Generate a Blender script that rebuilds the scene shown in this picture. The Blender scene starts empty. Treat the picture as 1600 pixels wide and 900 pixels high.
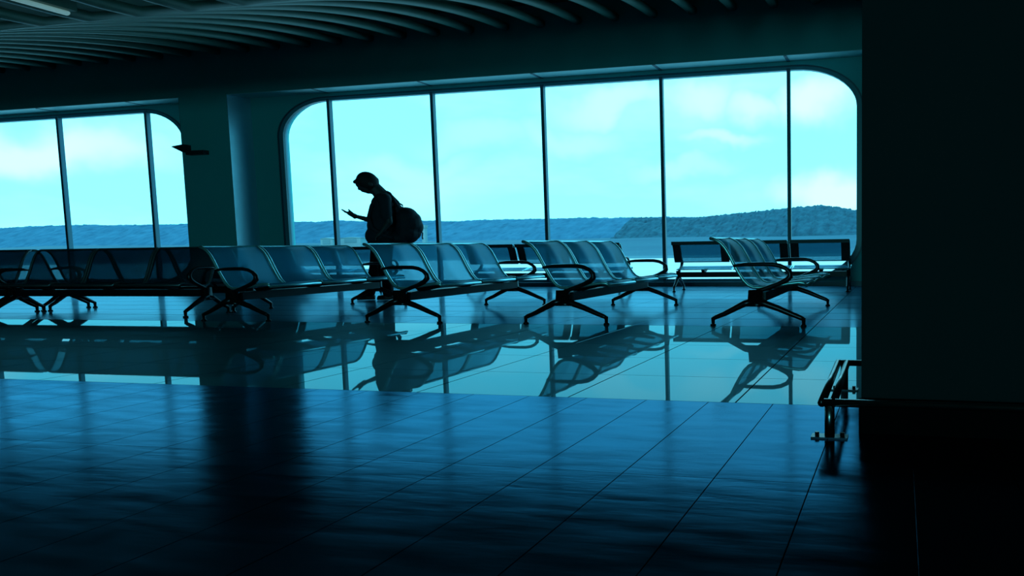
import bpy, bmesh, math, random
from mathutils import Vector, Matrix, noise
random.seed(7)
SC = bpy.context.scene
COL = SC.collection
R = math.radians

# ------------------------------------------------------------------ camera
EYE = 0.80
F, PX, PY = 1206.4, 1127.4, 492.4
YAW, PIT, ROL = -.2290, -.0898, -.0145
def cam_axes():
    f = Vector((math.sin(YAW)*math.cos(PIT), math.cos(YAW)*math.cos(PIT), math.sin(PIT)))
    r0 = Vector((math.cos(YAW), -math.sin(YAW), 0)); u0 = r0.cross(f)
    return r0*math.cos(ROL)+u0*math.sin(ROL), -r0*math.sin(ROL)+u0*math.cos(ROL), f
rr, uu, ff = cam_axes()
cd = bpy.data.cameras.new('camera'); cam = bpy.data.objects.new('camera', cd); COL.objects.link(cam)
m = Matrix((rr, uu, -ff)).transposed().to_4x4(); m.translation = (0, 0, EYE); cam.matrix_world = m
cd.sensor_width = 36; cd.lens = F/1600*36
cd.shift_x = (800-PX)/1600; cd.shift_y = (PY-450)/1600
cd.clip_start = .05; cd.clip_end = 8000
SC.camera = cam

# ------------------------------------------------------------------ view + world
vs = SC.view_settings
vs.view_transform = 'Standard'; vs.look = 'None'; vs.gamma = 1; vs.use_curve_mapping = False; vs.exposure = 0.0
SC.cycles.use_denoising = True
try: SC.cycles.denoiser = 'OPENIMAGEDENOISE'
except Exception: pass
SC.cycles.max_bounces = 10; SC.cycles.transparent_max_bounces = 24; SC.cycles.diffuse_bounces = 5
SC.cycles.caustics_reflective = False; SC.cycles.caustics_refractive = False
SC.cycles.sample_clamp_indirect = 4

W = bpy.data.worlds.new('sky'); SC.world = W; W.use_nodes = True
nt = W.node_tree; N = nt.nodes; L = nt.links; N.clear()
def nd(tree, t, **k):
    n = tree.nodes.new(t)
    for a, b in k.items(): setattr(n, a, b)
    return n
tc = nd(nt, 'ShaderNodeTexCoord')
sep = nd(nt, 'ShaderNodeSeparateXYZ'); L.new(tc.outputs['Generated'], sep.inputs[0])
mp = nd(nt, 'ShaderNodeMapping'); mp.inputs['Scale'].default_value = (3.2, 3.2, 9.0); mp.inputs['Location'].default_value = (1.7, .4, .35)
L.new(tc.outputs['Generated'], mp.inputs[0])
ns = nd(nt, 'ShaderNodeTexNoise'); ns.inputs['Scale'].default_value = 1.25; ns.inputs['Detail'].default_value = 5; ns.inputs['Roughness'].default_value = .5
L.new(mp.outputs[0], ns.inputs['Vector'])
cr = nd(nt, 'ShaderNodeValToRGB'); cr.color_ramp.elements[0].position = .50; cr.color_ramp.elements[1].position = .72
L.new(ns.outputs[0], cr.inputs[0])
base = nd(nt, 'ShaderNodeValToRGB')      # sky colour over elevation
e = base.color_ramp.elements
e[0].position = 0; e[0].color = (.40, 1.9, 2.4, 1); e[1].position = 1; e[1].color = (.10, 1.2, 2.2, 1)
for p, c in ((.12, (.35, 1.85, 2.4, 1)), (.35, (.30, 1.7, 2.4, 1)), (.6, (.2, 1.5, 2.3, 1))):
    x = base.color_ramp.elements.new(p); x.color = c
L.new(sep.outputs['Z'], base.inputs[0])
# a few broad cumulus banks low in the sky, broken up by the noise above
def sky_dir(x, y): return (ff+rr*(x-PX)/F-uu*(y-PY)/F).normalized()
acc = None
wob = nd(nt, 'ShaderNodeVectorMath', operation='SCALE'); wob.inputs['Scale'].default_value = .10
n2 = nd(nt, 'ShaderNodeTexNoise'); n2.inputs['Scale'].default_value = 9; n2.inputs['Detail'].default_value = 4
L.new(tc.outputs['Generated'], n2.inputs['Vector'])
n2s = nd(nt, 'ShaderNodeVectorMath', operation='SUBTRACT'); n2s.inputs[1].default_value = (.5, .5, .5)
L.new(n2.outputs['Color'], n2s.inputs[0]); L.new(n2s.outputs[0], wob.inputs[0])
wadd = nd(nt, 'ShaderNodeVectorMath', operation='ADD'); L.new(tc.outputs['Generated'], wadd.inputs[0]); L.new(wob.outputs[0], wadd.inputs[1])
for (bx, by, bw, bh, st) in ((960, 162, 95, 24, .6), (1085, 165, 60, 36, .75), (1185, 172, 75, 26, .8), (1285, 150, 60, 42, 1.), (1125, 224, 75, 12, .6), (1300, 305, 95, 36, 1.1),
                             (20, 228, 100, 22, .95), (890, 205, 70, 28, .35), (190, 218, 60, 14, .3), (640, 255, 90, 20, .3), (760, 210, 90, 24, .25), (1060, 262, 90, 14, .3)):
    c = sky_dir(bx, by); sw = 1206/bw*c.dot(ff); sh = 1206/bh*c.dot(ff)
    m1 = nd(nt, 'ShaderNodeVectorMath', operation='MULTIPLY'); m1.inputs[1].default_value = (sw, sw, sh); L.new(wadd.outputs[0], m1.inputs[0])
    d1 = nd(nt, 'ShaderNodeVectorMath', operation='DISTANCE'); L.new(m1.outputs[0], d1.inputs[0]); d1.inputs[1].default_value = (c.x*sw, c.y*sw, c.z*sh)
    q1 = nd(nt, 'ShaderNodeMapRange', interpolation_type='SMOOTHERSTEP'); L.new(d1.outputs['Value'], q1.inputs['Value'])
    q1.inputs['From Min'].default_value = 1.5; q1.inputs['From Max'].default_value = .1; q1.inputs['To Min'].default_value = 0; q1.inputs['To Max'].default_value = st
    if acc is None: acc = q1.outputs[0]
    else:
        a1 = nd(nt, 'ShaderNodeMath', operation='MAXIMUM'); L.new(acc, a1.inputs[0]); L.new(q1.outputs[0], a1.inputs[1]); acc = a1.outputs[0]
nz1 = nd(nt, 'ShaderNodeMath', operation='MULTIPLY'); nz1.inputs[1].default_value = .35; L.new(cr.outputs[0], nz1.inputs[0])
cl = nd(nt, 'ShaderNodeMath', operation='MAXIMUM'); L.new(nz1.outputs[0], cl.inputs[0]); L.new(acc, cl.inputs[1]); cl.use_clamp = True
mix = nd(nt, 'ShaderNodeMixRGB'); mix.inputs['Color2'].default_value = (.80, 2.0, 2.4, 1)
L.new(cl.outputs[0], mix.inputs['Fac']); L.new(base.outputs[0], mix.inputs['Color1'])
bg = nd(nt, 'ShaderNodeBackground'); bg.inputs['Strength'].default_value = 1.0
wo = nd(nt, 'ShaderNodeOutputWorld')
L.new(mix.outputs[0], bg.inputs['Color']); L.new(bg.outputs[0], wo.inputs['Surface'])

sd = bpy.data.lights.new('sun', 'SUN'); sd.energy = .75; sd.angle = R(1.5); sd.color = (1, 1, .95)
sun = bpy.data.objects.new('sun', sd); COL.objects.link(sun)
sun.rotation_euler = (R(40), 0, R(12))     # shines from behind the terminal, high, towards the apron

# added unseen fill lights behind the camera, brightening walls and bench fronts
for lx, ly in ((-1.0, -12.0), (0.6, -12.0)):
    ad = bpy.data.lights.new('hall_fill', 'POINT'); ad.shadow_soft_size = 1.0; ad.energy = 760.; ad.color = (.16, .92, 1)
    ao = bpy.data.objects.new('hall_fill', ad); COL.objects.link(ao); ao.location = (lx, ly, 2.3)

# ------------------------------------------------------------------ materials
def mat(name, col, rough=.5, metal=0., spec=.5, nz=None, bump=0., nscale=8.):
    m = bpy.data.materials.new(name); m.use_nodes = True
    t = m.node_tree; b = t.nodes['Principled BSDF']
    b.inputs['Base Color'].default_value = (*col, 1); b.inputs['Roughness'].default_value = rough
    b.inputs['Metallic'].default_value = metal; b.inputs['Specular IOR Level'].default_value = spec
    if nz is not None or bump:
        tcn = t.nodes.new('ShaderNodeTexCoord'); n = t.nodes.new('ShaderNodeTexNoise')
        n.inputs['Scale'].default_value = nscale; n.inputs['Detail'].default_value = 6
        t.links.new(tcn.outputs['Object'], n.inputs['Vector'])
        if nz is not None:
            r = t.nodes.new('ShaderNodeValToRGB')
            r.color_ramp.elements[0].position = .3; r.color_ramp.elements[1].position = .7
            r.color_ramp.elements[0].color = (*col, 1); r.color_ramp.elements[1].color = (*nz, 1)
            t.links.new(n.outputs[0], r.inputs[0]); t.links.new(r.outputs[0], b.inputs['Base Color'])
        if bump:
            bp = t.nodes.new('ShaderNodeBump'); bp.inputs['Strength'].default_value = bump; bp.inputs['Distance'].default_value = .02
            t.links.new(n.outputs[0], bp.inputs['Height']); t.links.new(bp.outputs[0], b.inputs['Normal'])
    return m

def floor_mat(name, diff, tint, rough, ior, var=.0, nscale=3., bump=0., streak=None, haze=.0):
    """polished floor: diffuse body under a tinted glossy coat with Fresnel"""
    m = bpy.data.materials.new(name); m.use_nodes = True
    t = m.node_tree; t.nodes.clear(); ln = t.links.new
    g = nd(t, 'ShaderNodeNewGeometry')
    mpn = nd(t, 'ShaderNodeMapping'); mpn.inputs['Scale'].default_value = streak or (1, 1, 1); ln(g.outputs['Position'], mpn.inputs[0])
    n = nd(t, 'ShaderNodeTexNoise'); n.inputs['Scale'].default_value = nscale; n.inputs['Detail'].default_value = 6
    ln(mpn.outputs[0], n.inputs['Vector'])
    d = nd(t, 'ShaderNodeBsdfDiffuse'); d.inputs[0].default_value = (*diff, 1)
    gl = nd(t, 'ShaderNodeBsdfGlossy'); gl.inputs['Color'].default_value = (*tint, 1)
    mr = nd(t, 'ShaderNodeMapRange'); mr.inputs['From Min'].default_value = .3; mr.inputs['From Max'].default_value = .7
    mr.inputs['To Min'].default_value = rough*(1-var); mr.inputs['To Max'].default_value = rough*(1+var)
    ln(n.outputs[0], mr.inputs['Value']); ln(mr.outputs[0], gl.inputs['Roughness'])
    fr = nd(t, 'ShaderNodeFresnel'); fr.inputs['IOR'].default_value = ior
    if bump:
        bp = nd(t, 'ShaderNodeBump'); bp.inputs['Strength'].default_value = bump; bp.inputs['Distance'].default_value = .01
        ln(n.outputs[0], bp.inputs['Height']); ln(bp.outputs[0], gl.inputs['Normal'])
    g2_ = nd(t, 'ShaderNodeBsdfGlossy'); g2_.inputs['Color'].default_value = (*tint, 1); g2_.inputs['Roughness'].default_value = .38
    mh = nd(t, 'ShaderNodeMixShader'); mh.inputs[0].default_value = haze; ln(gl.outputs[0], mh.inputs[1]); ln(g2_.outputs[0], mh.inputs[2])
    mx = nd(t, 'ShaderNodeMixShader'); ln(fr.outputs[0], mx.inputs[0]); ln(d.outputs[0], mx.inputs[1]); ln(mh.outputs[0], mx.inputs[2])
    o = nd(t, 'ShaderNodeOutputMaterial'); ln(mx.outputs[0], o.inputs[0])
    return m

def see_through(name, col, rough, metal, t0):
    m = mat(name, col, rough, metal); t = m.node_tree
    b = t.nodes['Principled BSDF']; o = t.nodes['Material Output']
    tr = nd(t, 'ShaderNodeBsdfTransparent'); tr.inputs[0].default_value = (.5, .85, .95, 1)
    mx = nd(t, 'ShaderNodeMixShader'); mx.inputs[0].default_value = t0
    t.links.new(b.outputs[0], mx.inputs[1]); t.links.new(tr.outputs[0], mx.inputs[2]); t.links.new(mx.outputs[0], o.inputs[0])
    return m

def glass_mat():
    m = bpy.data.materials.new('pane_glass'); m.use_nodes = True
    t = m.node_tree; t.nodes.clear(); ln = t.links.new
    tr = nd(t, 'ShaderNodeBsdfTransparent'); tr.inputs[0].default_value = (.97, 1, 1, 1)
    gl = nd(t, 'ShaderNodeBsdfGlossy'); gl.inputs['Roughness'].default_value = .01; gl.inputs['Color'].default_value = (.8, 1, 1, 1)
    fr = nd(t, 'ShaderNodeFresnel'); fr.inputs['IOR'].default_value = 1.3
    mx = nd(t, 'ShaderNodeMixShader'); ln(fr.outputs[0], mx.inputs[0]); ln(tr.outputs[0], mx.inputs[1]); ln(gl.outputs[0], mx.inputs[2])
    o = nd(t, 'ShaderNodeOutputMaterial'); ln(mx.outputs[0], o.inputs[0]); return m

M = dict(
    wall=mat('wall_paint', (.055, .52, .54), .6, nz=(.06, .54, .56), nscale=2),
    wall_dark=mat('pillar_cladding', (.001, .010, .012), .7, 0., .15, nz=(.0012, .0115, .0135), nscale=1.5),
    reveal=mat('window_reveal_panel', (.42, .74, .88), .24, .7, nz=(.38, .70, .82), nscale=2),
    soffit=mat('window_soffit_paint', (.42, .74, .76), .45, nz=(.45, .77, .79), nscale=2),
    kick=mat('kick_board', (.0006, .001, .0015), .8, 0., .05),
    frame=mat('window_frame_paint', (.06, .30, .38), .35),
    mullion=mat('mullion_paint', (.03, .17, .24), .4),
    mast=mat('mullion_face', (.015, .11, .16), .4),
    glass=glass_mat(),
    ceiling=mat('ceiling_void', (.008, .055, .03), .8),
    slat=mat('ceiling_slat_paint', (.085, .17, .135), .5, nz=(.10, .185, .145), nscale=3),
    joint=mat('floor_joint', (.006, .04, .06), .7, 0., .1),
    polished=floor_mat('polished_tile', (.006, .06, .08), (.30, .54, .60), .015, 2.15, .3, 2., haze=.25),
    satin=floor_mat('satin_tile', (.005, .045, .07), (.20, .40, .52), .14, 2.0, .35, .8, haze=.25),
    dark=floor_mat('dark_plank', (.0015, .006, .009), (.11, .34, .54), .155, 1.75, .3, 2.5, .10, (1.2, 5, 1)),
    metal=mat('bench_dark_metal', (.03, .033, .04), .3, .8),
    chrome=mat('bench_rim_metal', (.5, .95, 1.), .36, .85),
    rim_shade=mat('bench_rim_metal_shade', (.16, .20, .22), .4, .8),  # same rim metal, dimness of the left rows put into the colour
    beam=mat('bench_beam_metal', (.005, .010, .016), .4, 0., .25),
    arm=mat('armrest_black', (.012, .014, .02), .28, .3),
    perf=see_through('perforated_steel', (.05, .42, .62), .45, .3, .5),
    perf_shade=see_through('perforated_steel_shade', (.012, .05, .075), .5, .3, .40),  # shaded copy of the perforated steel, darkened in colour for the left rows
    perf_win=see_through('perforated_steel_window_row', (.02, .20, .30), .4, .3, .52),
    pad=mat('backrest_edge_dark', (.012, .03, .04), .5, .2),
    steel=mat('rail_steel', (.22, .24, .25), .28, 1.),
    skin=mat('skin', (.05, .045, .05), .6),
    hair=mat('hair', (.006, .006, .01), .7, bump=.3, nscale=60),
    shirt=mat('shirt_cloth', (.006, .018, .03), .85, nz=(.008, .022, .036), nscale=20),
    trouser=mat('trouser_cloth', (.005, .008, .014), .9),
    shoe=mat('shoe_leather', (.005, .006, .01), .5),
    bag=mat('backpack_nylon', (.004, .008, .018), .75, nz=(.007, .012, .024), nscale=25),
    phone=mat('phone_case', (.01, .01, .012), .3),
    apron=mat('apron_concrete', (.72, .60, .55), .9, nz=(.8, .63, .56), nscale=.03),
    tarmac=mat('tarmac', (.05, .15, .17), .9, nz=(.08, .19, .21), nscale=.01),
    grass=mat('airfield_grass', (.015, .085, .12), .9, nz=(.03, .12, .15), nscale=.012),
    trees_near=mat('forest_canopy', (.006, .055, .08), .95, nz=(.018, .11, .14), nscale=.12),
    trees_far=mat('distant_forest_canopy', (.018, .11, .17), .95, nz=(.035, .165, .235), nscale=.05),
    hangar=mat('hangar_sheet', (.2, .33, .34), .7),
    window_dark=mat('dark_opening', (.12, .24, .26), .5),
)
lm = bpy.data.materials.new('lamp_glow'); lm.use_nodes = True
lb = lm.node_tree.nodes['Principled BSDF']; lb.inputs['Base Color'].default_value = (.4, .6, .6, 1)
lb.inputs['Emission Color'].default_value = (.45, .85, .85, 1); lb.inputs['Emission Strength'].default_value = .22
M['lamp'] = lm

# ------------------------------------------------------------------ helpers
def link(name, me, m, parent=None, smooth=False):
    o = bpy.data.objects.new(name, me); COL.objects.link(o)
    if m is not None and not me.materials: me.materials.append(m)
    if parent is not None: o.parent = parent
    if smooth:
        me.polygons.foreach_set('use_smooth', [True]*len(me.polygons))
    return o
def tag(o, label=None, cat=None, group=None, kind=None):
    if label: o['label'] = label
    if cat: o['category'] = cat
    if group: o['group'] = group
    if kind: o['kind'] = kind
    return o
def empty(name, loc=(0, 0, 0), rz=0):
    o = bpy.data.objects.new(name, None); COL.objects.link(o); o.location = loc; o.rotation_euler = (0, 0, rz)
    o.empty_display_size = .1; return o

class MB:
    def __init__(s): s.v = []; s.f = []
    def add(s, vs_, fs):
        k = len(s.v); s.v += [tuple(p) for p in vs_]; s.f += [tuple(i+k for i in f) for f in fs]; return s
    def box(s, x0, x1, y0, y1, z0, z1):
        return s.add([(x0,y0,z0),(x1,y0,z0),(x1,y1,z0),(x0,y1,z0),(x0,y0,z1),(x1,y0,z1),(x1,y1,z1),(x0,y1,z1)],
                     [(0,3,2,1),(4,5,6,7),(0,1,5,4),(1,2,6,5),(2,3,7,6),(3,0,4,7)])
    def tube(s, pts, r, n=8, closed=False, flat=1.0, up=(0, 0, 1)):
        """swept tube; r radius or list; flat squashes the second axis"""
        P = [Vector(p) for p in pts]; rs = r if isinstance(r, (list, tuple)) else [r]*len(P)
        rings = []; m_ = len(P)
        for i, p in enumerate(P):
            a = P[i-1] if (i > 0 or closed) else P[i]; b = P[(i+1) % m_] if (i < m_-1 or closed) else P[i]
            t = (b-a).normalized(); u = Vector(up)
            if abs(t.dot(u)) > .97: u = Vector((1, 0, 0)) if abs(t.x) < .9 else Vector((0, 1, 0))
            s1 = t.cross(u).normalized(); s2 = s1.cross(t).normalized()
            rings.append([p + s1*math.cos(q)*rs[i] + s2*math.sin(q)*rs[i]*flat for q in [2*math.pi*j/n for j in range(n)]])
        vv = [q for rg in rings for q in rg]; fs = []
        for i in range(m_ if closed else m_-1):
            i2 = (i+1) % m_
            for j in range(n):
                j2 = (j+1) % n; fs.append((i*n+j, i*n+j2, i2*n+j2, i2*n+j))
        if not closed: fs += [tuple(range(n-1, -1, -1)), tuple(range((m_-1)*n, m_*n))]
        return s.add(vv, fs)
    def prism(s, poly, axis, a0, a1):
        """poly in the 2 other axes extruded along axis between a0 and a1"""
        n = len(poly)
        def mk(p, a):
            return {'x': (a, p[0], p[1]), 'y': (p[0], a, p[1]), 'z': (p[0], p[1], a)}[axis]
        vv = [mk(p, a0) for p in poly] + [mk(p, a1) for p in poly]
        fs = [(i, (i+1) % n, n+(i+1) % n, n+i) for i in range(n)] + [tuple(range(n-1, -1, -1)), tuple(range(n, 2*n))]
        return s.add(vv, fs)
    def ball(s, c, r, nu=14, nv=9, rot=None):
        rx, ry, rz = r if isinstance(r, (tuple, list)) else (r, r, r); vv = []; fs = []
        for i in range(nv+1):
            th = math.pi*i/nv
            for j in range(nu):
                ph = 2*math.pi*j/nu
                v = Vector((rx*math.sin(th)*math.cos(ph), ry*math.sin(th)*math.sin(ph), rz*math.cos(th)))
                if rot is not None: v = rot @ v
                vv.append(Vector(c)+v)
        for i in range(nv):
            for j in range(nu):
                j2 = (j+1) % nu; fs.append((i*nu+j, (i+1)*nu+j, (i+1)*nu+j2, i*nu+j2))
        return s.add(vv, fs)
    def cap(s, a, b, ra, rb, n=10):
        a, b = Vector(a), Vector(b); k = 6
        pts = [a.lerp(b, i/k) for i in range(k+1)]
        s.tube(pts, [ra+(rb-ra)*i/k for i in range(k+1)], n)
        s.ball(a, ra, n, 7); s.ball(b, rb, n, 7); return s
    def mesh(s, name='mesh'):
        me = bpy.data.meshes.new(name); me.from_pydata(s.v, [], s.f); me.update()
        bm = bmesh.new(); bm.from_mesh(me); bmesh.ops.recalc_face_normals(bm, faces=bm.faces); bm.to_mesh(me); bm.free()
        return me
    def build(s, name, m, parent=None, smooth=False): return link(name, s.mesh(name), m, parent, smooth)

def struct(name, mb, m, smooth=False): return tag(mb.build(name, m, None, smooth), kind='structure')

# ------------------------------------------------------------------ floor
fl = struct('floor', MB().box(-34, 6, -16, 14.4, -.25, -.012).box(-34, 6, 14.4, 15.3, -.25, -.012), M['joint'])
def tile_mesh(w, d, name, g=.004, th=.012, ch=.0025):
    x, y = w/2-g, d/2-g*.5; ch = min(ch, g*.8)
    mb = MB()
    vv = [(-x, -y, -th), (x, -y, -th), (x, y, -th), (-x, y, -th), (-x, -y, -ch), (x, -y, -ch), (x, y, -ch), (-x, y, -ch),
          (-x+ch, -y+ch, 0), (x-ch, -y+ch, 0), (x-ch, y-ch, 0), (-x+ch, y-ch, 0)]
    fs = [(0, 1, 5, 4), (1, 2, 6, 5), (2, 3, 7, 6), (3, 0, 4, 7), (4, 5, 9, 8), (5, 6, 10, 9), (6, 7, 11, 10), (7, 4, 8, 11), (8, 9, 10, 11)]
    return mb.add(vv, fs).mesh(name)
def lay(name, w, d, xs, ys, m, far_stuff=True, limit=295, stagger=0.):
    me = tile_mesh(w, d, name, .0024 if m is not M['dark'] else .0012); me.materials.append(m)
    cells = []
    for i, x in enumerate(xs):
        for j, y in enumerate(ys):
            cells.append((x, y + (stagger*((i*37 % 5)/5.) if stagger else 0)))
    cells.sort(key=lambda c: math.hypot(c[0]+2.5, c[1]))
    rest = MB()
    for k, (x, y) in enumerate(cells):
        if k < limit:
            o = bpy.data.objects.new(name, me); COL.objects.link(o); o.parent = fl; o.location = (x, y, 0)
        else:
            rest.add([(v.co.x+x, v.co.y+y, v.co.z) for v in me.vertices], [tuple(p.vertices) for p in me.polygons])
    if rest.v:
        tag(rest.build(name+'_field', m, fl), kind='stuff')
TW, TD = .92, .734
lay('polished_tile', TW, TD, [-.82+TW*(k+.5) for k in range(-24, 6)], [3.80+TD*(j+.5) for j in range(5)], M['polished'])
lay('satin_tile', TW, TD, [-.82+TW*(k+.5) for k in range(-36, 6)], [7.47+.753*(j+.5) for j in range(10)], M['satin'])
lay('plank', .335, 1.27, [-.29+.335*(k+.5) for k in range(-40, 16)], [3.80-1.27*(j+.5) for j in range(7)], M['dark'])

# ------------------------------------------------------------------ window wall
YF, YG, ZS = 14.5, 15.0, 4.285; SPL = .16
ZG0, ZG1 = .14, 4.11
W1 = dict(x0=-13.56, x1=-.83, mul=[-12.31, -9.75, -7.2, -4.65, -2.11], r0=-14.53, r1=.05)
W2 = dict(x0=-29.3, x1=-16.30, mul=[-27.95, -25.28, -22.62, -19.96, -17.30], r0=-30.1, r1=-15.82)
wall = MB()
wall.box(-34, W2['r0'], YF, 15.35, -.02, ZS)
wall.prism([(W2['r1'], YF), (W1['r0'], YF), (W1['r0']+SPL, YG-.02), (W1['r0']+SPL, 15.35), (W2['r1']-SPL, 15.35), (W2['r1']-SPL, YG-.02)], 'z', -.02, ZS)
wall.box(W1['r1'], 6, YF, 15.35, -.02, ZS)
wall.box(-34, 6, YF, 15.35, ZS, 6.2)
struct('wall_back', wall, M['wall'])
struct('wall_left', MB().box(-34.3, -34, -16, 15.35, -.02, 6.2), M['wall_dark'])
struct('wall_front', MB().box(-34.3, 6.3, -16.3, -16, -.02, 6.2), M['wall_dark'])

def rrect(x0, x1, z0, z1, rx, rz, n=12):
    P = []
    for cx, cz, a0 in ((x1-rx, z1-rz, 0), (x0+rx, z1-rz, 90), (x0+rx, z0+rz, 180), (x1-rx, z0+rz, 270)):
        for i in range(n+1):
            a = R(a0+90*i/n); P.append((cx+rx*math.cos(a), cz+rz*math.sin(a)))
    return P
def ring_to(mb, inner, outer, y0, y1):
    """solid plate between two outlines with the same number of points"""
    n = len(inner)
    vv = [(p[0], y0, p[1]) for p in inner]+[(p[0], y0, p[1]) for p in outer]+[(p[0], y1, p[1]) for p in inner]+[(p[0], y1, p[1]) for p in outer]
    fs = []
    for i in range(n):
        j = (i+1) % n
        fs += [(i, j, n+j, n+i), (2*n+i, 3*n+i, 3*n+j, 2*n+j), (i, 2*n+i, 2*n+j, j), (n+i, n+j, 3*n+j, 3*n+i)]
    return mb.add(vv, fs)
def squared(inner, x0, x1, z0, z1):
    cx, cz = (inner[0][0]+inner[len(inner)//2][0])/2, (z0+z1)/2
    n = len(inner)//4; out = []
    for i, p in enumerate(inner):
        q = i//n; t = (i % n)/(n-1)
        c = [(x1, z1), (x0, z1), (x0, z0), (x1, z0)][q]
        if q == 0: a, b = (x1, p[1]), (p[0], z1)
        elif q == 1: a, b = (p[0], z1), (x0, p[1])
        elif q == 2: a, b = (x0, p[1]), (p[0], z0)
        else: a, b = (p[0], z0), (x1, p[1])
        out.append(a if t < .5 else b) if abs(t-.5) > .01 else out.append(c)
    return out
for wi, w in enumerate((W1, W2), 1):
    root = empty('window_%d' % wi, ((w['x0']+w['x1'])/2, YG, 0)); tag(root, kind='structure')
    def pb(name, mb, m, par=None, sm=False):
        mb.v = [(x-root.location.x, y-root.location.y, z) for x, y, z in mb.v] if par is None else mb.v
        return mb.build(name, m, root if par is None else par, sm)
    RX, RZ = 1.16, .74
    gl = rrect(w['x0'], w['x1'], ZG0, ZG1, RX, RZ)
    fr_out = rrect(w['x0']-.10, w['x1']+.10, ZG0-.07, ZG1+.07, RX+.1, RZ+.07)
    in_wall = rrect(w['x0']-.13, w['x1']+.13, ZG0-.10, ZG1+.09, RX+.13, RZ+.09)
    mb = MB(); ring_to(mb, in_wall, squared(in_wall, w['r0']+SPL-.02, w['r1']-SPL+.02, 0.0, ZS), YG-.02, YG+.3)
    pb('surround', mb, M['wall'])
    pb('reveal', MB().prism([(w['r0']+.002, YF), (w['r0']+.014, YF), (w['r0']+SPL+.012, YG-.02), (w['r0']+SPL, YG-.02)], 'z', 0, ZS-.012)
       .prism([(w['r1']-.002, YF), (w['r1']-.014, YF), (w['r1']-SPL-.012, YG-.02), (w['r1']-SPL, YG-.02)], 'z', 0, ZS-.012), M['reveal'])
    pb('soffit', MB().box(w['r0']+.02, w['r1']-.02, YF, YG-.02, ZS-.012, ZS), M['soffit'])
    mb = MB(); ring_to(mb, fr_out, in_wall, YG-.045, YG+.02); pb('outer_frame', mb, M['mast'])
    mb = MB(); ring_to(mb, gl, fr_out, YG-.02, YG+.10); pb('frame', mb, M['frame'])
    edges = [w['x0']]+w['mul']+[w['x1']]
    for x in w['mul']:
        mb = MB().box(x-.030, x+.030, YG-.035, YG+.05, ZG0-.03, ZG1+.03); mu = pb('mullion', mb, M['mullion'])
        # darker strip: shade of the mullion's room-side face put into its colour
        cm = MB().box(x-.034-root.location.x, x+.034-root.location.x, -.06, -.035, ZG0-.03, ZG1+.03); cm.build('shaded_face', M['mast'], mu)
    for i in range(len(edges)-1):
        a, b = edges[i], edges[i+1]; poly = [p for p in gl if a-1e-6 <= p[0] <= b+1e-6]
        def cut(xx):
            zs = []
            for k in range(len(gl)):
                p, q = gl[k], gl[(k+1) % len(gl)]
                if (p[0]-xx)*(q[0]-xx) < 0: t = (xx-p[0])/(q[0]-p[0]); zs.append(p[1]+t*(q[1]-p[1]))
            return sorted(zs)
        pts = list(poly)
        if i > 0: pts += [(a, z) for z in cut(a)]
        if i < len(edges)-2: pts += [(b, z) for z in cut(b)]
        c = (sum(p[0] for p in pts)/len(pts), sum(p[1] for p in pts)/len(pts))
        pts = sorted(set((round(p[0], 4), round(p[1], 4)) for p in pts), key=lambda p: math.atan2(p[1]-c[1], p[0]-c[0]))
        mb = MB(); mb.add([(p[0], YG+.05, p[1]) for p in pts], [tuple(range(len(pts)))]); pb('pane', mb, M['glass'])
    # low curb and the soffit strip with small clips over each mullion
    pb('sill', MB().box(w['r0']+SPL, w['r1']-SPL, YG-.16, YG-.02, 0, .085), M['mast'])
    for x in w['mul']:
        pb('soffit_joint', MB().box(x-.03, x+.03, YF+.01, YG-.02, ZS-.02, ZS-.012), M['mast'])

# ------------------------------------------------------------------ ceiling
def zc(Y):
    d = max(0., 14.4-Y); d = min(d, 6.45)
    return 5.17-.06*d-.025*d*d
ys = [YF-.25*i for i in range(27)]+[7.6, 6, 4, 2, 0, -2, -6, -16]
cb = MB()
top = [(y, zc(y)+.42) for y in ys]
cb.prism(top+[(-16, 6.2), (YF, 6.2)], 'x', -34, 6)
ceil = struct('ceiling', cb, M['ceiling'])
struct('roof', MB().box(-34.3, 6.3, -16.3, 15.6, 6.2, 6.5), M['wall_dark'])
sl = MB(); prof = [(-.085, .09), (-.085, .01), (-.06, -.02), (0, -.03), (.06, -.02), (.085, .01), (.085, .09)]
rings = [[(px_, y, zc(y)+pz) for px_, pz in prof] for y in ys]
n = len(prof); vv = [p for r_ in rings for p in r_]; fs = []
for i in range(len(rings)-1):
    for j in range(n):
        fs.append((i*n+j, i*n+(j+1) % n, (i+1)*n+(j+1) % n, (i+1)*n+j))
fs += [tuple(range(n)), tuple(range((len(rings)-1)*n, len(rings)*n))]
sl.add(vv, fs); sme = sl.mesh('slat'); sme.materials.append(M['slat'])
sme.polygons.foreach_set('use_smooth', [True]*len(sme.polygons))
for k in range(50):
    x = -1.43*14.4/13.4+.772-.7735*k
    if x < -33.8: break
    o = bpy.data.objects.new('slat', sme); COL.objects.link(o); o.parent = ceil; o.location = (x, 0, 0)
lt = empty('ceiling_light', (-9.9, 6.9, 3.75)); tag(lt, 'pale bar-shaped ceiling light set among the curved slats at upper left', 'light')
MB().tube([(0, -.75, -.02), (0, .75, -.02)], .045, 10, flat=.6).build('tube', M['lamp'], lt, True)
MB().box(-.09, .09, -.8, .8, .01, .12).build('housing', M['slat'], lt)

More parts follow.
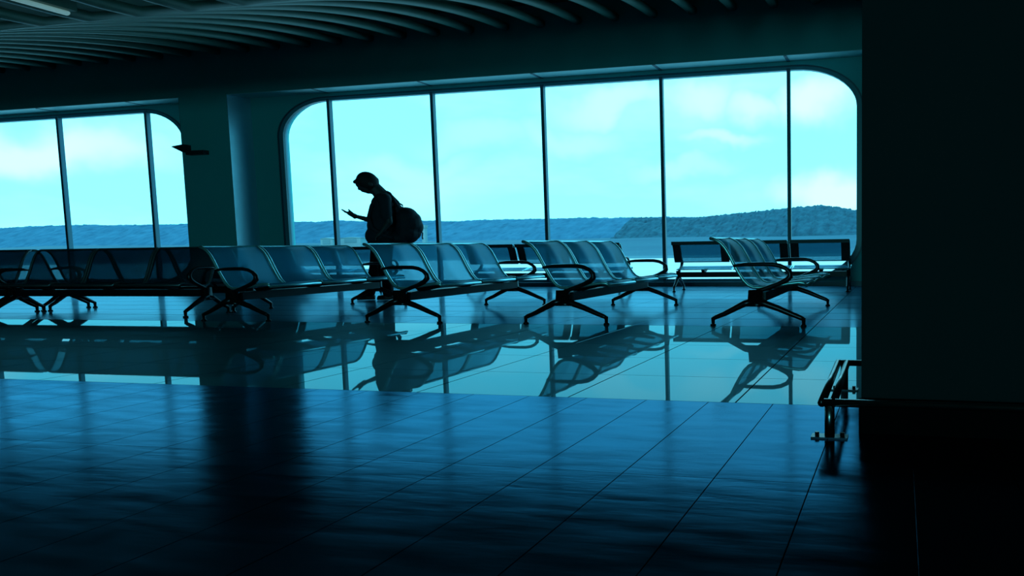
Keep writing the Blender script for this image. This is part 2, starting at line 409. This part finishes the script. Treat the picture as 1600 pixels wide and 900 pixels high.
# ------------------------------------------------------------------ near pillar at right and its guard rail
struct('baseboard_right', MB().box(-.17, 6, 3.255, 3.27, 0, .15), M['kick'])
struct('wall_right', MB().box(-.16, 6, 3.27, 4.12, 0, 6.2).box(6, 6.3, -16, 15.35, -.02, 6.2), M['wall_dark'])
gr = empty('guard_rail', (-.2, 3.16, 0)); tag(gr, 'low tubular steel guard rail wrapping the foot of the dark pillar', 'guard rail')
def rel(mb, o): mb.v = [(x-o.location.x, y-o.location.y, z-o.location.z) for x, y, z in mb.v]; return mb
zr = .148
rel(MB().tube([(-.315, 3.16, zr), (6, 3.16, zr)], .017, 10), gr).build('front_rail', M['steel'], gr, True)
rel(MB().tube([(-.33, 4.25, zr), (2.5, 4.25, zr)], .017, 10), gr).build('rear_rail', M['steel'], gr, True)
rel(MB().tube([(-.315, 3.15, zr), (-.335, 4.26, zr)], .018, 10), gr).build('side_rail', M['steel'], gr, True)
rel(MB().tube([(-.268, 3.15, zr), (-.285, 4.26, zr)], .018, 10), gr).build('side_rail', M['steel'], gr, True)
for (x, y) in ((-.285, 3.17), (-.30, 4.24), (1.5, 3.17)):
    p = rel(MB().tube([(x, y, 0), (x, y, zr)], .021, 12), gr).build('post', M['steel'], gr, True)
    rel(MB().box(x-.075, x+.075, y-.035, y+.035, 0, .007), gr).build('base_plate', M['metal'], p)
    for s_ in (-1, 1):
        rel(MB().tube([(x+s_*.052, y, .007), (x+s_*.052, y, .022)], .010, 6), gr).build('bolt', M['metal'], p)

# ------------------------------------------------------------------ fixture on the pillar between the windows
fx = empty('wall_fixture', (-15.60, 14.4, 3.10)); tag(fx, 'dark pointed bracket sticking out from the pillar between the windows', 'bracket')
MB().prism([(-.30, .075), (-.28, .09), (.02, .12), (.02, -.06), (-.02, -.05)], 'y', -.10, .10).build('hood', M['pad'], fx)
MB().box(.02, .50, -.05, .10, -.11, -.02).build('housing', M['pad'], fx)

# ------------------------------------------------------------------ benches
PROF = [(-.475, .872), (-.425, .858), (-.375, .825), (-.33, .775), (-.285, .70), (-.235, .60), (-.19, .52), (-.145, .45), (-.10, .405), (-.05, .383), (.02, .380),
        (.15, .395), (.30, .418), (.40, .430), (.455, .425), (.478, .402)]
def make_bench(pitch, k, perf, rimm, split=False, arms=True, dark_edges=False):
    """local +y is the way the sitter faces, x along the row"""
    root = empty('airport_bench'); Lh = pitch*1.5
    pf = [(d*k, z) for d, z in PROF]
    for i in range(3):
        c = (i-1)*pitch; hw = pitch/2-.022
        parts_ = [pf] if not split else [pf[:7], pf[9:]]
        seat_o = None
        for pi, P in enumerate(parts_):
            mb = MB(); th = .006; nP = len(P); vv = []
            for j, (d, z) in enumerate(P):
                a = P[max(0, j-1)]; b = P[min(nP-1, j+1)]; t = Vector((b[0]-a[0], b[1]-a[1])).normalized(); nn = Vector((-t.y, t.x))*th
                for s_ in (-1, 1): vv += [(c-hw, d+nn.x*s_, z+nn.y*s_), (c+hw, d+nn.x*s_, z+nn.y*s_)]
            fs = []
            for j in range(nP-1):
                a = j*4; b = a+4
                fs += [(a, a+1, b+1, b), (a+2, b+2, b+3, a+3), (a, b, b+2, a+2), (a+1, a+3, b+3, b+1)]
            fs += [(0, 2, 3, 1), (nP*4-4, nP*4-3, nP*4-1, nP*4-2)]
            mb.add(vv, fs)
            nm = 'seat' if not split else ('backrest', 'seat')[pi]
            so = mb.build(nm, perf, root, True)
            rim = [(c-hw, d, z) for d, z in P]+[(c+hw, d, z) for d, z in reversed(P)]
            w_ = .0175
            if dark_edges:
                rb = MB(); b_ = .14
                if pi == 0:
                    rb.box(c-hw, c-hw+b_, P[-1][0]-.012, P[-1][0]+.012, .52, .53)
                    rb.v = []; rb.f = []
                    for x0, x1 in ((c-hw, c-hw+b_), (c+hw-b_, c+hw)):
                        vv2 = []
                        for d, z in P: vv2 += [(x0, d-.012, z), (x1, d-.012, z), (x0, d+.012, z), (x1, d+.012, z)]
                        f2 = []
                        for j in range(nP-1):
                            a = j*4; b = a+4; f2 += [(a, a+1, b+1, b), (a+2, b+2, b+3, a+3), (a, b, b+2, a+2), (a+1, a+3, b+3, b+1)]
                        f2 += [(0, 2, 3, 1), (nP*4-4, nP*4-3, nP*4-1, nP*4-2)]
                        rb.add(vv2, f2)
                    rb.box(c-hw, c+hw, P[0][0]-.01, P[1][0]+.04, P[2][1]-.005, P[0][1]+.005)
                    rb.build('border', M['pad'], so)
                MB().tube(rim, .010, 6, closed=True).build('rim', rimm, so, True)
            else:
                MB().tube(rim, w_, 6, closed=True).build('rim', rimm, so, True)
        MB().prism([(-.13*k, .375), (.28*k, .405), (.28*k, .385), (.05*k, .335), (-.08*k, .335)], 'x', c-.03, c+.03).build('bracket', M['beam'], root)
    MB().box(-Lh+.04, Lh-.04, -.055*k-.02, .055*k+.02, .245, .335).build('beam', M['beam'], root)
    for s_ in (-1, 1):
        x = s_*(Lh+.012)
        if split: x = s_*(Lh-.05)
        g = MB()
        g.prism([(-.085*k, .36), (.05*k, .36), (.055*k, .22), (.10*k, .195), (-.16*k, .195), (-.095*k, .24)], 'x', x-.03, x+.03)
        for q in (-1, 1):
            path = [(x, -.03*k, .245), (x, (-.03+q*.10)*k, .225), (x, (q*.22-.01)*k, .175), (x, q*.34*k, .120), (x, q*.43*k, .085), (x, q*.455*k, .072)]
            g.tube(path, [.036, .034, .030, .026, .023, .020], 8, up=(1, 0, 0))
        lf = g.build('leg_frame', M['metal'], root, True)
        for q in (-1, 1):
            MB().tube([(x, q*.455*k, 0), (x, q*.455*k, .018), (x, q*.455*k, .02), (x, q*.455*k, .085)], [.03, .03, .017, .021], 10).build('foot', M['metal'], lf, True)
        if arms:
            pts = [(-.24, .598), (-.12, .610), (.05, .612), (.15, .610), (.225, .596), (.285, .568), (.322, .530), (.325, .490), (.29, .455), (.21, .420), (.10, .380), (.0, .345), (-.04, .31)]
            MB().tube([(x, d*k, z) for d, z in pts], [.014, .019]+[.021]*4+[.026, .03, .028]+[.022]*4, 8, up=(1, 0, 0)).build('armrest', M['arm'], root, True)
    return root
def copy_tree(o, parent=None):
    c = o.copy(); COL.objects.link(c); c.parent = parent
    for ch in list(o.children): copy_tree(ch, c)
    return c
def place(o, x, y, rz, label, group):
    o.location = (x, y, 0); o.rotation_euler = (0, 0, rz); tag(o, label, 'bench', group)
g1 = 'three-seat metal benches in rows facing right'
b0 = make_bench(.845, 1., M['perf'], M['chrome'])
YC = 8.775
for i, (x, dy, lab) in enumerate(((-1.38, 0, 'silver perforated three-seat bench nearest the right-hand pillar, seen almost edge-on'),
                    (-3.43, 0, 'silver perforated three-seat bench second from the right, before the middle windows'),
                    (-5.37, 0, 'silver perforated three-seat bench just right of the standing man, hiding his legs'),
                    (-7.60, 0, 'bluish perforated three-seat bench left of the standing man, below the gap between windows'))):
    o = b0 if i == 0 else copy_tree(b0)
    place(o, x, YC+dy, R(-90), lab, g1)
g2 = 'dark back-to-back benches at the left'
b1 = make_bench(1.05, .70, M['perf_shade'], M['rim_shade'])
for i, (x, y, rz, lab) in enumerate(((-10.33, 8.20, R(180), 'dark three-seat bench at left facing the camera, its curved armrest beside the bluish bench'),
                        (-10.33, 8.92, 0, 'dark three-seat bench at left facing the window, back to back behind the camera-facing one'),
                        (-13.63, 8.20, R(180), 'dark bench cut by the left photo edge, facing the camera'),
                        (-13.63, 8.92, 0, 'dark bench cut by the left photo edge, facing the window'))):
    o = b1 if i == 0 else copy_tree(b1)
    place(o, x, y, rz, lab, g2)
g3 = 'benches along the window wall'
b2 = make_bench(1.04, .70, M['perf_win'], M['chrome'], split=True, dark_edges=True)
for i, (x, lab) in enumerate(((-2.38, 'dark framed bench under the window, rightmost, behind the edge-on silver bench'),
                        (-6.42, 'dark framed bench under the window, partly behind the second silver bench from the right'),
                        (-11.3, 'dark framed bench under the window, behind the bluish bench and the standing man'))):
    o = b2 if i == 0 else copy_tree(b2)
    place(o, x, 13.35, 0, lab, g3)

# ------------------------------------------------------------------ the traveller
PXM = .01036; LEAN = .0555     # uprights lean a little in this off-centre view
PO = Vector((-8.23, 11.0, 0))
view = Vector((PO.x, PO.y, 0)).normalized()
fwd = Vector((-view.y, view.x, 0))           # towards picture left
lat = -view                                   # towards the camera
PM = Matrix(((fwd.x, lat.x, 0), (fwd.y, lat.y, 0), (0, 0, 1))).to_4x4(); PM.translation = PO
def Q(x, y, l=0.): return Vector(((599-x-LEAN*(468-y))*PXM*.916, l, (468-y)*PXM))
person = empty('person'); person.matrix_world = PM
tag(person, 'man in dark clothes standing with head bowed, one palm raised before him, backpack on', 'person')
def remesh(o, vox, it=4):
    md = o.modifiers.new('remesh', 'REMESH'); md.mode = 'VOXEL'; md.voxel_size = vox; md.use_smooth_shade = True
    sm = o.modifiers.new('smooth', 'SMOOTH'); sm.iterations = it; sm.factor = .5
    return o
P_ = PXM
tvec = (Q(578, 304)-Q(550, 286)).normalized()            # forehead -> chin
nvec = Vector((18, 0, -28)).normalized()                  # where the face looks: ahead and down
hx = Matrix((nvec, Vector((0, 1, 0)), nvec.cross(Vector((0, 1, 0))))).transposed()
body = MB()
body.ball(Q(574, 286), (14*P_, 12.5*P_, 16*P_), 20, 14, hx)             # skull
body.ball(Q(571, 294), (7*P_, 9*P_, 9*P_), 14, 9, hx)                   # face
body.cap(Q(561.5, 288), Q(569, 294.5), 5.5*P_, 6.6*P_); body.cap(Q(569, 294.5), Q(576, 297.5), 6.6*P_, 5.6*P_)
body.cap(Q(573, 294), Q(580, 298.5), 7*P_, 4.8*P_)                        # jaw to chin
body.cap(Q(562, 290), Q(561.6, 295.5), 2.0*P_, 2.3*P_)                      # nose
body.cap(Q(566.5, 298, .03), Q(566.5, 298, -.03), 1.8*P_, 1.8*P_)           # lips
for s_ in (-1, 1):
    body.ball(Q(579, 289, s_*12.6*P_), (3.2*P_, 1.6*P_, 4.3*P_), 10, 7, hx) # ears
    body.ball(Q(561, 289.5, s_*4.2*P_), 2.2*P_, 8, 6)                       # brow / eyes
body.cap(Q(585, 293), Q(597, 306), 9.5*P_, 11*P_)                         # neck
body.cap(Q(600, 312), Q(597, 370), 15*P_, 14*P_)                          # trunk
body.cap(Q(601, 312, -.2), Q(601, 312, .2), 8*P_, 8*P_)
body.cap(Q(597, 372), Q(588, 414, -.1), 12*P_, 8*P_); body.cap(Q(588, 414, -.1), Q(578, 456, -.1), 7*P_, 4.5*P_)
body.cap(Q(597, 372), Q(600, 416, .1), 12*P_, 8*P_); body.cap(Q(600, 416, .1), Q(607, 458, .1), 7*P_, 4.5*P_)
# far (right) arm raised with open palm
sh, el, wr = Q(600, 313, -.22), Q(590, 346, -.24), Q(557, 337.3, -.12)
body.cap(sh, el, 7*P_, 5.4*P_); body.cap(el, wr, 5.2*P_, 2.9*P_)
palm0, palm1 = Q(555, 337, -.12), Q(546, 332.5, -.11)
for k_, l0 in enumerate((-.045, -.015, .015, .045)):
    body.cap(palm0+Vector((0, l0*.6, 0)), palm1+Vector((0, l0, 0)), 3.9*P_, 3.2*P_, 8)
    ln_ = (.8, 1.0, .96, .85)[k_]
    a = palm1+Vector((0, l0, 0)); b = a+(Q(541, 330.8)-Q(546, 332.5))*ln_; c = b+(Q(537.6, 328.8)-Q(541, 330.8))*ln_; d = c+(Q(534.6, 326.6)-Q(537.6, 328.8))*ln_
    body.cap(a, b, 1.8*P_, 1.6*P_, 8); body.cap(b, c, 1.6*P_, 1.4*P_, 8); body.cap(c, d, 1.4*P_, 1.05*P_, 8)
th0 = Q(553, 335.5, -.06); body.cap(th0, Q(549.5, 331.5, -.035), 2.6*P_, 1.9*P_, 8); body.cap(Q(549.5, 331.5, -.035), Q(545.2, 327.2, -.04), 1.8*P_, 1.2*P_, 8)
body.ball(Q(554.5, 339.3, -.12), (2.2*P_, 2*P_, 2*P_), 10, 7)             # heel of the hand
# near (left) arm bent, hand at the strap
sh2, el2, wr2 = Q(601, 313, .25), Q(608, 347, .30), Q(595, 364, .24)
body.cap(sh2, el2, 7*P_, 5.4*P_); body.cap(el2, wr2, 5*P_, 3*P_)
hb = Q(590, 368, .22)
body.cap(wr2, hb, 2.9*P_, 3.2*P_)
for k_, l0 in enumerate((-.04, -.013, .013, .04)):
    a = hb+Vector((0, l0, 0)); b = a+Vector((.028, 0, -.035)); c = b+Vector((.0, 0, -.035))
    body.cap(a, b, 1.5*P_, 1.3*P_, 8); body.cap(b, c, 1.3*P_, 1.0*P_, 8)
body.cap(Q(593, 366, .18), Q(588, 370, .16), 1.6*P_, 1.2*P_, 8)
ob = remesh(body.build('body', M['skin'], person), .0085, 3)
hair = MB()
hair.ball(Q(574.5, 284.6), (15*P_, 13.6*P_, 17.2*P_), 22, 14, hx)
hair.cap(Q(566, 280), Q(555, 285.2), 6*P_, 3.0*P_); hair.cap(Q(585, 283), Q(588, 291), 7*P_, 4.5*P_)
hair.cap(Q(563, 281, .07), Q(555.5, 286, .05), 4.5*P_, 2*P_); hair.cap(Q(563, 281, -.07), Q(555.5, 286, -.05), 4.5*P_, 2*P_)
hm = hair.mesh('hair')
bm = bmesh.new(); bm.from_mesh(hm)   # keep the face free: drop what lies on the face side of the cap
bm.to_mesh(hm); bm.free()
oh = link('hair', hm, M['hair'], person); remesh(oh, .012, 3)
shirt = MB()
shirt.cap(Q(601, 312, -.17), Q(601, 312, .17), 10.5*P_, 10.5*P_)
shirt.ball(Q(598, 318), (17*P_, 23*P_, 15*P_), 18, 12); shirt.ball(Q(597.5, 335), (20*P_, 23*P_, 20*P_), 18, 12)
shirt.ball(Q(596, 352), (21*P_, 22*P_, 20*P_), 18, 12); shirt.ball(Q(594, 368), (22*P_, 22*P_, 18*P_), 18, 12)
shirt.cap(Q(592, 302), Q(602, 309), 8.5*P_, 12*P_)
shirt.cap(Q(608, 307), Q(618, 318), 6*P_, 7*P_)
shirt.cap(sh, Q(594, 338, -.235), 9.5*P_, 8*P_); shirt.cap(sh2, Q(604, 339, .285), 9.5*P_, 8*P_)
remesh(shirt.build('shirt', M['shirt'], person), .014, 5)
tr = MB()
tr.ball(Q(596, 378), (20*P_, 21*P_, 14*P_), 16, 10)
tr.cap(Q(594, 378, -.1), Q(588, 416, -.1), 14*P_, 10.5*P_); tr.cap(Q(588, 416, -.1), Q(578, 457, -.1), 10.5*P_, 8*P_)
tr.cap(Q(600, 378, .1), Q(601, 416, .1), 14.5*P_, 11*P_); tr.cap(Q(601, 416, .1), Q(607, 457, .1), 11*P_, 8.5*P_)
remesh(tr.build('trousers', M['trouser'], person), .016, 4)
for l_, ax in ((-.1, 578), (.1, 607)):
    s = MB(); s.cap(Q(ax+4, 463, l_), Q(ax-14, 464.2, l_), 5.0*P_, 3.8*P_); s.cap(Q(ax, 459, l_), Q(ax-2, 462, l_), 6*P_, 5*P_)
    s.box(*sorted(((598-ax-9)*P_, (598-ax+18)*P_)), l_-.055, l_+.055, .004, .03)
    remesh(s.build('shoe', M['shoe'], person), .012, 2)
# backpack: worn, but a thing of its own
bp_ = empty('backpack'); bp_.matrix_world = PM; tag(bp_, 'bulging dark backpack on the back of the standing man', 'backpack')
bg_ = MB()
for (x, y, a, l_, c) in ((620, 325, 8, 12, 8), (635, 340, 19, 19, 17), (638, 350, 22, 20, 20), (637, 364, 19, 20, 17), (622, 372, 18, 19, 13), (647, 343, 12, 15, 12), (634, 332, 13, 15, 8)):
    bg_.ball(Q(x, y), (a*P_, l_*P_, c*P_), 18, 12)
remesh(bg_.build('bag_body', M['bag'], bp_), .016, 6)
pk = MB(); pk.ball(Q(650, 354), (12.5*P_, 14*P_, 14*P_), 16, 10); pk.ball(Q(647, 364), (12*P_, 14*P_, 11*P_), 16, 10)
remesh(pk.build('front_pocket', M['bag'], bp_), .016, 4)
MB().tube([Q(620, 320), Q(624, 317), Q(629, 320), Q(631, 327)], 1.3*P_, 8).build('grab_handle', M['bag'], bp_, True)
for s_ in (-1, 1):
    MB().tube([Q(620, 322, s_*.13), Q(608, 303, s_*.14), Q(592, 306, s_*.15), Q(581, 322, s_*.15), Q(576.5, 340, s_*.17), Q(582, 356, s_*.21), Q(600, 368, s_*.245), Q(618, 374, s_*.16)],
              3.0*P_, 8, flat=.45, up=(0, 1, 0)).build('strap', M['bag'], bp_, True)
MB().tube([Q(659, 360, .05), Q(661.5, 364, .05), Q(661, 370, .05), Q(662, 374, .05)], 1.1*P_, 6).build('loose_strap', M['bag'], bp_, True)

# ------------------------------------------------------------------ outside
ap = MB().box(-900, 900, 15.7, 430, -6.2, -6.0); struct('ground_apron', ap, M['apron'])
struct('ground_taxiway', MB().box(-1800, 1500, 430, 560, -6.25, -6.0), M['tarmac'])
def slope_mesh():
    mb = MB(); xs_ = [-2600+80*i for i in range(56)]; yy = [560, 640, 720, 800, 900, 1000, 1500]
    zz = [-6, -3, 3, 8, 13, 12, 10]
    for y, z in zip(yy, zz):
        for x in xs_: mb.v.append((x, y, z+2.5*noise.noise(Vector((x*.006, y*.006, 0)))*(0 if y == 560 else 1)))
    nn = len(xs_)
    mb.f = [(j*nn+i, j*nn+i+1, (j+1)*nn+i+1, (j+1)*nn+i) for j in range(len(yy)-1) for i in range(nn-1)]
    return mb
o = struct('ground_airfield', slope_mesh(), M['grass'], True)
def canopy(name, y0, depth, x0, x1, h, m, seed, lab, step=4., crown=9.):
    """a wooded slope: one closed canopy whose surface bulges with the tree crowns"""
    mb = MB(); rows = 26; nx = int((x1-x0)/step)+1
    for j in range(rows+1):
        t = j/rows; y = y0+depth*t; rise = min(1., t/.8)
        for i in range(nx):
            x = x0+i*step; top = h(x)
            g = -2+(top+2)*(.18+.82*rise**.85) if j else -8
            n1 = noise.noise(Vector((x/crown, y/crown, seed))); n2 = noise.noise(Vector((x/crown*2.6, y/crown*2.6, seed+9)))
            n3 = noise.noise(Vector((x/70, y/70, seed+3)))
            b = (4.2*(.4-abs(n1))+2.2*n2+2.6*n3) if j else 0
            mb.v.append((x+2*n2, y+2*n1, g+b))
    mb.f = [(j*nx+i, j*nx+i+1, (j+1)*nx+i+1, (j+1)*nx+i) for j in range(rows) for i in range(nx-1)]
    me = bpy.data.meshes.new(name); me.from_pydata(mb.v, [], mb.f); me.update()
    o = link(name, me, m, None, True); tag(o, lab, 'trees', kind='stuff'); return o
def sm(a, b, t): t = max(0, min(1, (t-a)/(b-a))); return t*t*(3-2*t)
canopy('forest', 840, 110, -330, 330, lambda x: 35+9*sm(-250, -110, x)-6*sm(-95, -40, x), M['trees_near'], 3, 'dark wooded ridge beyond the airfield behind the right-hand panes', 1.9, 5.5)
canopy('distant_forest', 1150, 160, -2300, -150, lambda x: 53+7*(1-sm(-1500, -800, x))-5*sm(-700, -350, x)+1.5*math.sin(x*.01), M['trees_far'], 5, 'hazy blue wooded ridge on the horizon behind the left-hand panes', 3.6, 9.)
def hangar(x, y, z, w, d, h, lab):
    r_ = empty('hangar', (x, y, z)); tag(r_, lab, 'building', 'small pale buildings across the airfield')
    MB().box(-w/2, w/2, -d/2, d/2, -9, h*.75).build('wall', M['hangar'], r_)
    MB().prism([(-w/2-.6, h*.75), (w/2+.6, h*.75), (0, h)], 'y', -d/2-.5, d/2+.5).build('roof', M['hangar'], r_)
    MB().box(-w*.3, w*.3, -d/2-.3, -d/2, -2, h*.5).build('door', M['window_dark'], r_)
def at(x, y, Y):
    d = ff+rr*(x-PX)/F-uu*(y-PY)/F; t = Y/d.y; return Vector((0, 0, EYE))+d*t
p = at(515, 378, 620); hangar(p.x, p.y, p.z, 13, 8, 4, 'low pale hangar across the airfield just left of the second mullion')
p = at(552, 374, 640); hangar(p.x, p.y, p.z-1, 22, 8, 3.2, 'long pale hangar across the airfield, under the man\'s outstretched hand')
p = at(1266, 346, 905); hangar(p.x, p.y, p.z, 6, 5, 3.5, 'small pale house among the trees behind the rightmost pane')
tp = at(664, 376, 600); tw = empty('control_tower', tp); tag(tw, 'slim pale tower on the airfield just right of the backpack', 'tower')
MB().box(-1.6, 1.6, -1.6, 1.6, -6, 11).build('shaft', M['hangar'], tw)
MB().prism([(-1.9, 11), (1.9, 11), (2.1, 13.5), (-2.1, 13.5)], 'y', -2.2, 2.2).build('cab', M['hangar'], tw)
